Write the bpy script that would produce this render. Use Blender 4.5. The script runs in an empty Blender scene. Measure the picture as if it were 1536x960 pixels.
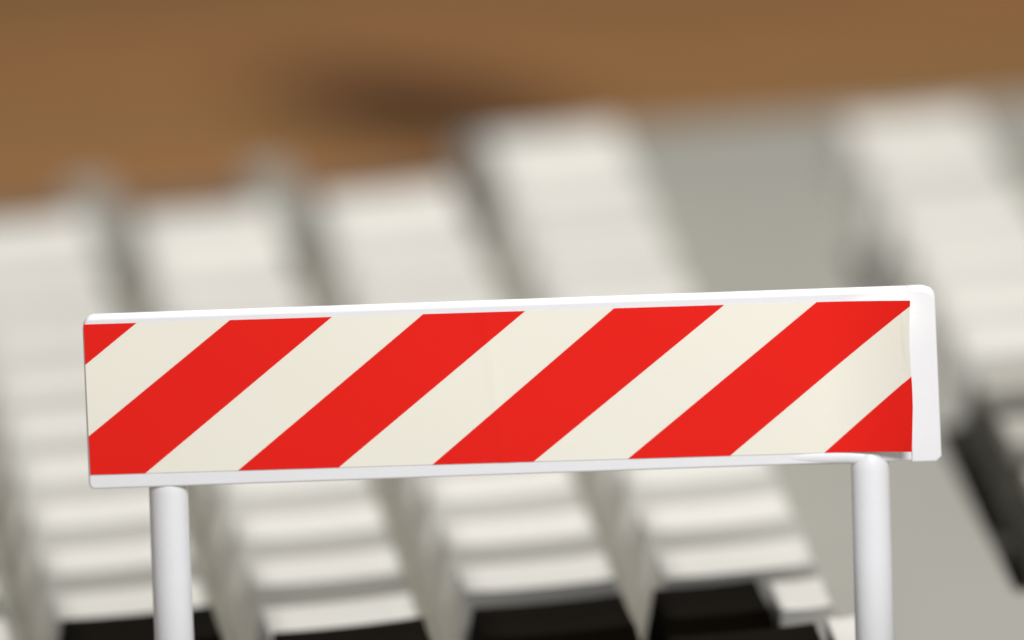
import bpy, bmesh, math, random
from mathutils import Vector, Matrix, Euler
random.seed(4)
R = math.radians
MM = 0.001
sc = bpy.context.scene
COL = sc.collection

# ------------------------------------------------------------------ camera
E = R(13.1)                      # looking down
ROLL = R(-2.0)
D = 1.80                         # metres to the barrier
PX = 15.3                        # photograph pixels (of 1536) per millimetre at the barrier
T = Vector((0, 0, 0.078))        # point looked at
fwd = Vector((0, math.cos(E), -math.sin(E)))
right0 = Vector((1, 0, 0)); up0 = Vector((0, math.sin(E), math.cos(E)))
right = right0 * math.cos(ROLL) + up0 * math.sin(ROLL)
up = -right0 * math.sin(ROLL) + up0 * math.cos(ROLL)
cam_loc = T - fwd * D
cd = bpy.data.cameras.new('camera'); cam = bpy.data.objects.new('camera', cd); COL.objects.link(cam)
m = Matrix((right, up, -fwd)).transposed().to_4x4(); m.translation = cam_loc
cam.matrix_world = m
cd.sensor_width = 36.0
cd.lens = PX * 1000 * D / 1536 * 36.0
cd.clip_start = 0.05; cd.clip_end = 50
cd.dof.use_dof = True
cd.dof.focus_distance = D - 0.003
cd.dof.aperture_fstop = 13.2
sc.camera = cam

# ------------------------------------------------------------------ world, lamps, exposure
w = bpy.data.worlds.new('World'); sc.world = w; w.use_nodes = True
bg = w.node_tree.nodes['Background']
bg.inputs[0].default_value = (0.93, 0.96, 1.0, 1); bg.inputs[1].default_value = 0.25
def area(name, loc, aim, size, power, col):
    ld = bpy.data.lights.new(name, 'AREA'); ld.shape = 'DISK'; ld.size = size; ld.energy = power; ld.color = col
    o = bpy.data.objects.new(name, ld); COL.objects.link(o); o.location = loc
    o.rotation_euler = (Vector(aim) - Vector(loc)).to_track_quat('-Z', 'Y').to_euler()
area('softbox_lamp', (0.06, 0.235, 0.50), (0.0, 0.06, 0.02), 0.14, 2.9, (1.0, 0.985, 0.96))
area('front_lamp', (0.10, -0.30, 0.27), (-0.01, 0.0, 0.065), 0.12, 1.27, (0.985, 0.985, 1.0))
vs = sc.view_settings
vs.view_transform = 'Standard'; vs.look = 'None'; vs.gamma = 1.0; vs.exposure = 0.0; vs.use_curve_mapping = False

# ------------------------------------------------------------------ materials
def mat(name, col, rough=0.5, noise=0.0, nscale=300, bump=0.0, spec=0.5, col2=None, coat=0.0):
    m = bpy.data.materials.new(name); m.use_nodes = True
    nt = m.node_tree; b = nt.nodes['Principled BSDF']
    b.inputs['Roughness'].default_value = rough
    b.inputs['Specular IOR Level'].default_value = spec
    b.inputs['Coat Weight'].default_value = coat
    tc = nt.nodes.new('ShaderNodeTexCoord')
    n = nt.nodes.new('ShaderNodeTexNoise'); n.inputs['Scale'].default_value = nscale; n.inputs['Detail'].default_value = 5
    nt.links.new(tc.outputs['Object'], n.inputs['Vector'])
    mx = nt.nodes.new('ShaderNodeMix'); mx.data_type = 'RGBA'
    c2 = col2 or tuple(c * (1 - noise) for c in col)
    mx.inputs['A'].default_value = (*col, 1); mx.inputs['B'].default_value = (*c2, 1)
    nt.links.new(n.outputs['Fac'], mx.inputs['Factor'])
    nt.links.new(mx.outputs['Result'], b.inputs['Base Color'])
    if bump:
        bp = nt.nodes.new('ShaderNodeBump'); bp.inputs['Strength'].default_value = bump; bp.inputs['Distance'].default_value = 0.0002
        n2 = nt.nodes.new('ShaderNodeTexNoise'); n2.inputs['Scale'].default_value = nscale * 6; n2.inputs['Detail'].default_value = 3
        nt.links.new(tc.outputs['Object'], n2.inputs['Vector'])
        nt.links.new(n2.outputs['Fac'], bp.inputs['Height']); nt.links.new(bp.outputs['Normal'], b.inputs['Normal'])
    return m
M_WHITE = mat('white_toy_plastic', (0.85, 0.855, 0.875), 0.45, 0.05, 260, 0.10)
M_CREAM = mat('cream_sticker_paper', (0.88, 0.86, 0.72), 0.55, 0.0, 60, 0.05, 0.3, (0.86, 0.84, 0.75))
M_RED = mat('red_sticker_ink', (0.82, 0.014, 0.008), 0.6, 0.0, 60, 0.05, 0.12, (0.78, 0.016, 0.010))
M_KEY = mat('off_white_key_plastic', (0.585, 0.565, 0.515), 0.5, 0.08, 60, 0.1)
M_DECK = mat('grey_beige_case_plastic', (0.236, 0.228, 0.197), 0.65, 0.08, 40, 0.15)
M_WELL = mat('olive_key_well_plastic', (0.20, 0.195, 0.15), 0.7, 0.1, 60, 0.1)
M_BLACK = mat('charcoal_key_plastic', (0.0045, 0.0032, 0.0016), 0.8, 0.2, 90, 0.1, 0.02)
M_SLOT_SHADE = mat('dark_brown_recess_shade', (0.028, 0.025, 0.015), 0.7, 0.1, 60, 0.1)  # shade beside the function keys, put into the recess colour

def wood(patch_xy, patch_size, ang):
    m = bpy.data.materials.new('brown_wood'); m.use_nodes = True
    nt = m.node_tree; b = nt.nodes['Principled BSDF']; L = nt.links; N = nt.nodes.new
    b.inputs['Roughness'].default_value = 0.7; b.inputs['Specular IOR Level'].default_value = 0.06
    tc = N('ShaderNodeTexCoord')
    mp = N('ShaderNodeMapping'); mp.inputs['Scale'].default_value = (6, 26, 6); L.new(tc.outputs['Object'], mp.inputs['Vector'])
    n = N('ShaderNodeTexNoise'); n.inputs['Scale'].default_value = 1.0; n.inputs['Detail'].default_value = 6; L.new(mp.outputs['Vector'], n.inputs['Vector'])
    cr = N('ShaderNodeValToRGB'); cr.color_ramp.elements[0].position = 0.35; cr.color_ramp.elements[1].position = 0.65
    cr.color_ramp.elements[0].color = (0.225, 0.134, 0.046, 1); cr.color_ramp.elements[1].color = (0.36, 0.155, 0.062, 1)
    L.new(n.outputs['Fac'], cr.inputs['Fac'])
    mg = N('ShaderNodeMapping'); mg.inputs['Scale'].default_value = (60, 900, 60); L.new(tc.outputs['Object'], mg.inputs['Vector'])
    g = N('ShaderNodeTexNoise'); g.inputs['Scale'].default_value = 1.0; L.new(mg.outputs['Vector'], g.inputs['Vector'])
    gm = N('ShaderNodeMapRange'); gm.inputs['To Min'].default_value = 0.88; gm.inputs['To Max'].default_value = 1.08; L.new(g.outputs['Fac'], gm.inputs['Value'])
    mul = N('ShaderNodeMix'); mul.data_type = 'RGBA'; mul.blend_type = 'MULTIPLY'; mul.inputs['Factor'].default_value = 1
    L.new(cr.outputs['Color'], mul.inputs['A']); L.new(gm.outputs['Result'], mul.inputs['B'])
    # a soft-edged dark oval patch mixed into the wood colour
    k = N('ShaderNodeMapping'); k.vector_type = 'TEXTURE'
    k.inputs['Location'].default_value = (*patch_xy, 0); k.inputs['Rotation'].default_value = (0, 0, ang)
    k.inputs['Scale'].default_value = (patch_size[0], patch_size[1], 1)
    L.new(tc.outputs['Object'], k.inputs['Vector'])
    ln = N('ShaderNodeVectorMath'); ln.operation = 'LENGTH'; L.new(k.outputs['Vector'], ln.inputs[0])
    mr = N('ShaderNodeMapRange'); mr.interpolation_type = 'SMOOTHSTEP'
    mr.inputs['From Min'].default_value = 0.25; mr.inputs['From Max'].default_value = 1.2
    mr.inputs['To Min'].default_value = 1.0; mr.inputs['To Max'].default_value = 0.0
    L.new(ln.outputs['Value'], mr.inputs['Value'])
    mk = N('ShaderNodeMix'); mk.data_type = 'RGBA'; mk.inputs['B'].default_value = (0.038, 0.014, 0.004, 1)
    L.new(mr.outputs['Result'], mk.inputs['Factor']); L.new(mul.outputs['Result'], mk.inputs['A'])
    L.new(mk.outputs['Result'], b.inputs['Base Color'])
    return m

# ------------------------------------------------------------------ helpers
def link(name, me, m, parent=None, smooth=False):
    me.materials.append(m) if m and not me.materials else None
    o = bpy.data.objects.new(name, me); COL.objects.link(o)
    if parent: o.parent = parent
    if smooth:
        for p in me.polygons: p.use_smooth = p.area < 20e-6
    return o
def obj(name, bm, m, parent=None, smooth=False, bevel=0, seg=3):
    if bevel:
        bmesh.ops.bevel(bm, geom=[e for e in bm.edges if len(e.link_faces) == 2 and e.calc_face_angle(0) > 0.5],
                        offset=bevel, segments=seg, profile=0.5, affect='EDGES', clamp_overlap=True)
    bmesh.ops.recalc_face_normals(bm, faces=bm.faces)
    me = bpy.data.meshes.new(name); bm.to_mesh(me); bm.free()
    return link(name, me, m, parent, smooth)
def thing(name, label, cat, loc=(0, 0, 0)):
    o = bpy.data.objects.new(name, None); COL.objects.link(o); o.location = loc
    o.empty_display_size = 0.01
    o['label'] = label; o['category'] = cat
    return o

# ================================================================== table
bm = bmesh.new()
bmesh.ops.create_cube(bm, size=1, matrix=Matrix.Translation((0.05, 0.35, -0.0125)) @ Matrix.Diagonal((1.4, 1.5, 0.025, 1)))
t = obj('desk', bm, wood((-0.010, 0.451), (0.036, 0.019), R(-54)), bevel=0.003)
t['label'] = 'brown wooden desktop with a dark patch, behind and under the beige keyboard'; t['category'] = 'desk'
TABLE = t

# ================================================================== keyboard (one thing; its axes: u across, v along, away from the camera)
YAW = R(4.8); TILT = R(-2.6)
DECK_H = 0.025
KB = Vector((0, -0.025, DECK_H + 0.0058))
kb = thing('computer_keyboard', 'off-white computer keyboard seen end on, out of focus behind the striped toy barrier', 'keyboard')
kb.rotation_mode = 'XYZ'
kb.matrix_world = Matrix.Translation(KB) @ Matrix.Rotation(YAW, 4, 'Z') @ Matrix.Rotation(TILT, 4, 'Y')
MW = kb.matrix_world.copy()


DARKBACK = mat('brown_grey_back_recess_plastic', (0.09, 0.073, 0.05), 0.7, 0.1, 60)
M_GREY = mat('grey_function_key_plastic', (0.30, 0.285, 0.245), 0.5, 0.05, 90)
# --- layout in millimetres: rows are seen end on
ROWS = [  # centre line u, v of the nearest beige key, pitch, far edge of the row
    (-53.0, 82.0, 272), (-32.6, 89.9, 271), (-12.2, 75.8, 267), (8.4, 84.6, 269), (28.7, 82.8, 291)]
PITCH = 20.0
U0, U1, V0, V1 = -118.0, 96.0, -70.0, 311.0
WELLS = [  # u0, u1, v0, v1, depth, material slot (1 well, 2 slot in shade colour, 3 back recess)
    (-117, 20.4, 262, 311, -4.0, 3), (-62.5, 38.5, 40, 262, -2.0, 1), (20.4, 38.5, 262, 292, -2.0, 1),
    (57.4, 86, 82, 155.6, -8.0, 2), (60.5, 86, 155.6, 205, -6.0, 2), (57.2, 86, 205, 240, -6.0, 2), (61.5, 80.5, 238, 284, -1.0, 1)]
us = sorted({U0, U1, *[x for w_ in WELLS for x in w_[:2]]}); vv_ = sorted({V0, V1, *[x for w_ in WELLS for x in w_[2:4]]})
def depth(u, v):
    for a, b_, c, d, z, mi in WELLS:
        if a < u < b_ and c < v < d: return z, mi
    return 0.0, 0
bm = bmesh.new()
def quad(pts, mi):
    f = bm.faces.new([bm.verts.new(Vector(x) * MM) for x in pts]); f.material_index = mi
nu, nv = len(us) - 1, len(vv_) - 1
for i in range(nu):
    for j in range(nv):
        z, mi = depth((us[i] + us[i+1]) / 2, (vv_[j] + vv_[j+1]) / 2)
        a, b_, c, d = us[i], us[i+1], vv_[j], vv_[j+1]
        quad(((a, c, z), (b_, c, z), (b_, d, z), (a, d, z)), mi)
        if i + 1 < nu:
            z2, m2 = depth((us[i+1] + us[i+2]) / 2, (c + d) / 2)
            if z2 != z: quad(((b_, c, z), (b_, c, z2), (b_, d, z2), (b_, d, z)), max(mi, m2))
        if j + 1 < nv:
            z2, m2 = depth((a + b_) / 2, (vv_[j+1] + vv_[j+2]) / 2)
            if z2 != z: quad(((a, d, z), (b_, d, z), (b_, d, z2), (a, d, z2)), max(mi, m2))
bmesh.ops.remove_doubles(bm, verts=bm.verts, dist=1e-6)
for v in bm.verts:
    if v.co.y > (V1 - 0.1) * MM: v.co.y += (50 * MM - v.co.x) * 0.11
r = bmesh.ops.extrude_edge_only(bm, edges=[e for e in bm.edges if len(e.link_faces) == 1])
MI = MW.inverted()
for v in [v for v in r['geom'] if isinstance(v, bmesh.types.BMVert)]:
    p = MW @ v.co; p.z = 0.0015; v.co = MI @ p
for f in bm.faces:
    if f.material_index not in (0, 1, 2, 3): f.material_index = 0
bmesh.ops.contextual_create(bm, geom=[e for e in bm.edges if len(e.link_faces) == 1])
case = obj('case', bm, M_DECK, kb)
for m_ in (M_WELL, M_SLOT_SHADE, DARKBACK): case.data.materials.append(m_)
bv = case.modifiers.new('edge_round', 'BEVEL'); bv.width = 0.0006; bv.segments = 2; bv.limit_method = 'ANGLE'

# ribs of the case between the rows at its far end
for u in (-42.8, -22.3, -1.9):
    bm = bmesh.new()
    bmesh.ops.create_cube(bm, size=1, matrix=Matrix.Translation(Vector((u, 283, -0.9)) * MM) @ Matrix.Diagonal((5.4 * MM, 40 * MM, 6.0 * MM, 1)))
    obj('rib', bm, M_DECK, kb, bevel=0.0006)

def keycap_mesh(wu, wv, h, tu=4.3, tv=6.6, dish=0.5, base=-1.8, shear=0.0):
    """a sculpted keycap: sloped flanks, hollowed top, rounded edges"""
    bm = bmesh.new()
    n = 6
    b4 = [bm.verts.new(Vector((x * wu / 2, y * wv / 2, base)) * MM) for x, y in ((-1, -1), (1, -1), (1, 1), (-1, 1))]
    g = {}
    for i in range(n + 1):
        for j in range(n + 1):
            a = i / n * 2 - 1; c = j / n * 2 - 1
            z = h - dish * (1 - c * c) * 0.6 - dish * (1 - a * a) * 0.35
            g[i, j] = bm.verts.new(Vector((a * (wu - tu) / 2, c * (wv - tv) / 2 + shear, z)) * MM)
    for i in range(n):
        for j in range(n):
            bm.faces.new((g[i, j], g[i+1, j], g[i+1, j+1], g[i, j+1]))
    bm.faces.new([b4[0], b4[1]] + [g[i, 0] for i in range(n, -1, -1)])
    bm.faces.new([b4[2], b4[3]] + [g[i, n] for i in range(0, n + 1)])
    bm.faces.new([b4[1], b4[2]] + [g[n, j] for j in range(n, -1, -1)])
    bm.faces.new([b4[3], b4[0]] + [g[0, j] for j in range(0, n + 1)])
    bm.faces.new(b4[::-1])
    rim = [e for e in bm.edges if e.calc_face_angle(0) > 0.5]
    bmesh.ops.bevel(bm, geom=rim, offset=1.5 * MM, segments=4, profile=0.5, affect='EDGES', clamp_overlap=True)
    bmesh.ops.recalc_face_normals(bm, faces=bm.faces)
    me = bpy.data.meshes.new('keycap'); bm.to_mesh(me); bm.free()
    for p in me.polygons: p.use_smooth = p.area < 14e-6 or (p.center.z > (h - 1.6) * MM and p.normal.z > 0.9)
    return me
MESHES = {}
def keycap(u, v, wu, wv, h, m, label=None, **kw):
    sh = -0.5
    k = (round(wu, 2), round(wv, 2), h, m.name)
    if k not in MESHES: MESHES[k] = keycap_mesh(wu, wv, h, shear=sh, **kw)
    o = link('keycap', MESHES[k], m, kb)
    o.location = (u * MM, v * MM, 0)
    o.rotation_euler = (R(random.uniform(-0.5, 0.5)), R(random.uniform(-0.5, 0.5)), R(random.uniform(-0.5, 0.5)))
    if label: o['label'] = label
    return o
for ri, (u, v, end) in enumerate(ROWS):
    h = 8.0
    far = end - 6; v -= 6
    while v + PITCH * 1.9 < far:
        keycap(u, v, 19.4, 17.4, h, M_KEY); v += PITCH
    v0 = v - PITCH / 2 + 0.5
    keycap(u, (v0 + far) / 2, 19.4, far - v0, h, M_KEY)          # the wide key at the far end of the row
# charcoal keys nearest to the barrier
for u, v in ((-53.0, 62.0), (-32.6, 71.5), (-12.2, 58.0), (8.4, 65.0)):
    for k in range(1):
        keycap(u, v - 6 - k * PITCH, 19.4, 19.4, 9.7 if u < 0 else 8.3, M_BLACK, 'charcoal keycap')
for k in range(2):
    keycap(24.3 + k * 1.6, 58.0 - k * PITCH, 14.6 + k * 4.4, 19.4, 8.7, M_BLACK, 'narrow charcoal keycap')
keycap(33.6, 61.0, 6.6, 14.5, 7.6, M_KEY, 'narrow off-white keycap', tu=1.4, tv=3.0)
keycap(36.2, 42.0, 4.2, 14.5, 8.2, M_KEY, 'narrow off-white keycap', tu=1.2, tv=3.0)
# function row
keycap(68.4, 268.0, 19.0, 19.0, 7.4, M_KEY); keycap(68.6, 248.0, 19.0, 19.0, 7.4, M_KEY)
for v in (224.0, 204.0, 184.0, 165.0):
    keycap(69.0, v, 19.4, 19.0, 7.0, M_KEY)
M_SIDE_SHADE = mat('dark_brown_key_side_shade', (0.062, 0.058, 0.042), 0.7, 0.1, 60, 0.1, 0.2)  # dark colour stands in for shade on the near function keys' flanks
for v in (147.0, 123.5, 100.0):
    k = keycap(69.0, v, 18.5, 17.0, 6.4, M_SIDE_SHADE, 'function keycap with shade-coloured sides and a grey top')
    bm = bmesh.new()
    bmesh.ops.create_cube(bm, size=1, matrix=Matrix.Translation(Vector((-0.2, -0.8, 5.9)) * MM) @ Matrix.Diagonal((14.6 * MM, 11.4 * MM, 2.4 * MM, 1)))
    obj('key_top', bm, M_GREY, k, bevel=0.0003)  # added slab keeps the top paler than the shade-coloured body

# ================================================================== toy barrier
bar = thing('toy_barrier', 'small white plastic toy barrier with red and cream diagonal stripes standing in front of keyboard', 'toy barrier', (0, 0, 0.0252))
def bl(x, y, z): return Vector((x * MM, y * MM, T.z + z * MM - 0.0252))
# board: rounded front outline with its own thickness
def outline(x0, x1, z0, z1, rs, n=6):
    """rounded rectangle, radii for (x0,z0) (x1,z0) (x1,z1) (x0,z1)"""
    pts = []
    for (cx, cz, r_, a0) in ((x0, z0, rs[0], 180), (x1, z0, rs[1], 270), (x1, z1, rs[2], 0), (x0, z1, rs[3], 90)):
        ox = cx + r_ if cx == x0 else cx - r_; oz = cz + r_ if cz == z0 else cz - r_
        for k in range(n + 1):
            a = R(a0 + 90 * k / n); pts.append((ox + r_ * math.cos(a), oz + r_ * math.sin(a)))
    return pts
def slab(pts, y0, y1, bevel, name, m, parent):
    bm = bmesh.new()
    f = bm.faces.new([bm.verts.new(bl(x, y0, z)) for x, z in pts])
    r = bmesh.ops.extrude_face_region(bm, geom=[f])
    for v in r['geom']:
        if isinstance(v, bmesh.types.BMVert): v.co.y += (y1 - y0) * MM
    rim = [e for e in bm.edges if len(e.link_faces) == 2 and e.calc_face_angle(0) > 1.0]
    bmesh.ops.bevel(bm, geom=rim, offset=bevel * MM, segments=4, profile=0.5, affect='EDGES', clamp_overlap=True)
    bmesh.ops.recalc_face_normals(bm, faces=bm.faces)
    return obj(name, bm, m, parent, smooth=True)
slab(outline(-42.1, 40.6, -15.62, 1.62, (0.6, 0.6, 1.2, 1.2)), 0.0, 2.2, 0.25, 'board', M_WHITE, bar)
slab([(38.7, -15.75)] + [(41.2, -15.75), (41.75, -15.2), (41.5, 0.9), (41.1, 1.35), (40.3, 1.63), (38.7, 1.64)], -0.15, 2.25, 0.22, 'end_cap', M_WHITE, bar)

def curl(x, z):
    """how far the sticker stands in front of the board (mm)"""
    y = 0.08
    if x > 30.5: y += 2.6 * ((x - 30.5) / 8.5) ** 1.9 * (0.85 + 0.15 * (-z / 15))
    y += 0.04 * math.exp(-((x + 2.6 + 0.10 * z) / 0.6) ** 2)      # faint crease
    y += 0.035 * math.sin(x * 0.21) * math.sin(z * 0.3 + 1)
    return y
def clip_edge(x, z):
    if x > 38.2: return x + 0.10 * math.sin(z * 0.55 + 0.4)
    return x
def sheet(poly, off, name, m, parent):
    bm = bmesh.new()
    bm.faces.new([bm.verts.new((x, 0, z)) for x, z in poly])
    xs = [x / 2 for x in range(-84, 80)]
    for x in xs:
        bmesh.ops.bisect_plane(bm, geom=bm.verts[:] + bm.edges[:] + bm.faces[:], plane_co=(x, 0, 0), plane_no=(1, 0, 0))
    for z in range(-14, 1, 2):
        bmesh.ops.bisect_plane(bm, geom=bm.verts[:] + bm.edges[:] + bm.faces[:], plane_co=(0, 0, z), plane_no=(0, 0, 1))
    for v in bm.verts:
        x, z = v.co.x, v.co.z
        v.co = bl(clip_edge(x, z), -(curl(x, z) + off), z + 0.17 * (curl(x, z) - 0.08))
    bmesh.ops.recalc_face_normals(bm, faces=bm.faces)
    r = bmesh.ops.extrude_face_region(bm, geom=bm.faces[:])
    for v in r['geom']:
        if isinstance(v, bmesh.types.BMVert): v.co.y -= 0.02 * MM
    return obj(name, bm, m, parent, smooth=False)
ST = sheet([(-42.0, 1.08), (38.95, 0.72), (38.85, -14.5), (-41.9, -14.1)], 0.0, 'sticker', M_CREAM, bar)
def zt(x): return 1.08 + (x + 42.0) / 80.95 * (0.72 - 1.08)
def zb(x): return -14.1 + (x + 41.9) / 80.7 * (-14.5 + 14.1)
STRIPES = [
    [(-42.0, 1.08), (-36.78, zt(-36.8)), (-41.97, -3.0)],
    [(-27.63, zt(-27.6)), (-17.63, zt(-17.6)), (-36.5, zb(-36.5)), (-41.9, -14.1), (-41.93, -10.2)],
    [(-8.67, zt(-8.7)), (1.33, zt(1.3)), (-17.5, zb(-17.5)), (-27.4, zb(-27.4))],
    [(10.03, zt(10)), (20.85, zt(20.9)), (1.65, zb(1.6)), (-8.3, zb(-8.3))],
    [(29.9, zt(29.9)), (38.95, zt(38.95)), (38.95, 0.15), (20.95, zb(20.9)), (10.92, zb(10.9))],
    [(38.9, -6.9), (38.85, -14.5), (30.2, zb(30.2))]]
for p in STRIPES: sheet(p, 0.03, 'red_stripe', M_RED, ST)

def tube(path, rad, name, m, parent, n=28):
    """swept round bar; path = [(point, radius scale)]"""
    bm = bmesh.new(); rings = []
    P_ = [Vector(p) for p, s_ in path]
    for i, (p, s_) in enumerate(path):
        t_ = (P_[min(i + 1, len(P_) - 1)] - P_[max(i - 1, 0)]).normalized()
        a = Vector((0, 1, 0)); b_ = t_.cross(a).normalized()
        rings.append([bm.verts.new(P_[i] + (a * math.cos(2 * math.pi * k / n) + b_ * math.sin(2 * math.pi * k / n)) * rad * MM * s_) for k in range(n)])
    for r0_, r1_ in zip(rings, rings[1:]):
        for k in range(n): bm.faces.new((r0_[k], r0_[(k+1) % n], r1_[(k+1) % n], r1_[k]))
    bm.faces.new(rings[0][::-1]); bm.faces.new(rings[-1])
    return obj(name, bm, m, parent, smooth=True)
def foot_z(x): return (MW @ Vector((x * MM, 0.025, 0))).z * 1000 - T.z * 1000
for side, cx, rad, ztop, ly in ((-1, -34.35, 1.93, -14.2, 2.0), (1, 34.7, 1.92, -14.15, 1.15)):
    zf = foot_z(cx)
    path = [(bl(cx - 0.05 * side, ly, zf + 1.5), 1.04), (bl(cx - 0.02, ly, -25), 1.0), (bl(cx, ly, ztop - 2.2), 0.99)]
    for k in range(1, 9):
        a = k / 8 * math.pi / 2
        path.append((bl(cx - (0.35 * side if side > 0 else 0) * math.sin(a) ** 2, ly, ztop - 2.2 + 2.2 * math.sin(a)), max(0.25, 0.99 * math.cos(a * 0.9) ** 0.8)))
    tube(path, rad, 'leg', M_WHITE, bar)
    # splayed foot standing on the case
    bm = bmesh.new()
    for (sx, sy, sz, z0) in ((5.5, 13.0, 2.0, zf + 0.95),):
        bmesh.ops.create_cube(bm, size=1, matrix=Matrix.Translation(bl(cx, ly - 4.5, z0)) @ Matrix.Rotation(-TILT * 0, 4, 'Y') @ Matrix.Diagonal((sx * MM, sy * MM, sz * MM, 1)))
    obj('foot', bm, M_WHITE, bar, bevel=0.0006)
# the bottom bar of the frame turns down into the right leg
rp = [(bl(20.0, 1.3, -14.9), 0.8), (bl(25.0, 0.95, -14.9), 1.0), (bl(29.0, 0.72, -14.92), 1.0), (bl(32.5, 0.6, -14.95), 1.0), (bl(34.2, 0.5, -15.1), 1.0), (bl(35.5, 0.5, -15.6), 0.9)]
tube(rp, 0.85, 'rail', M_WHITE, bar)
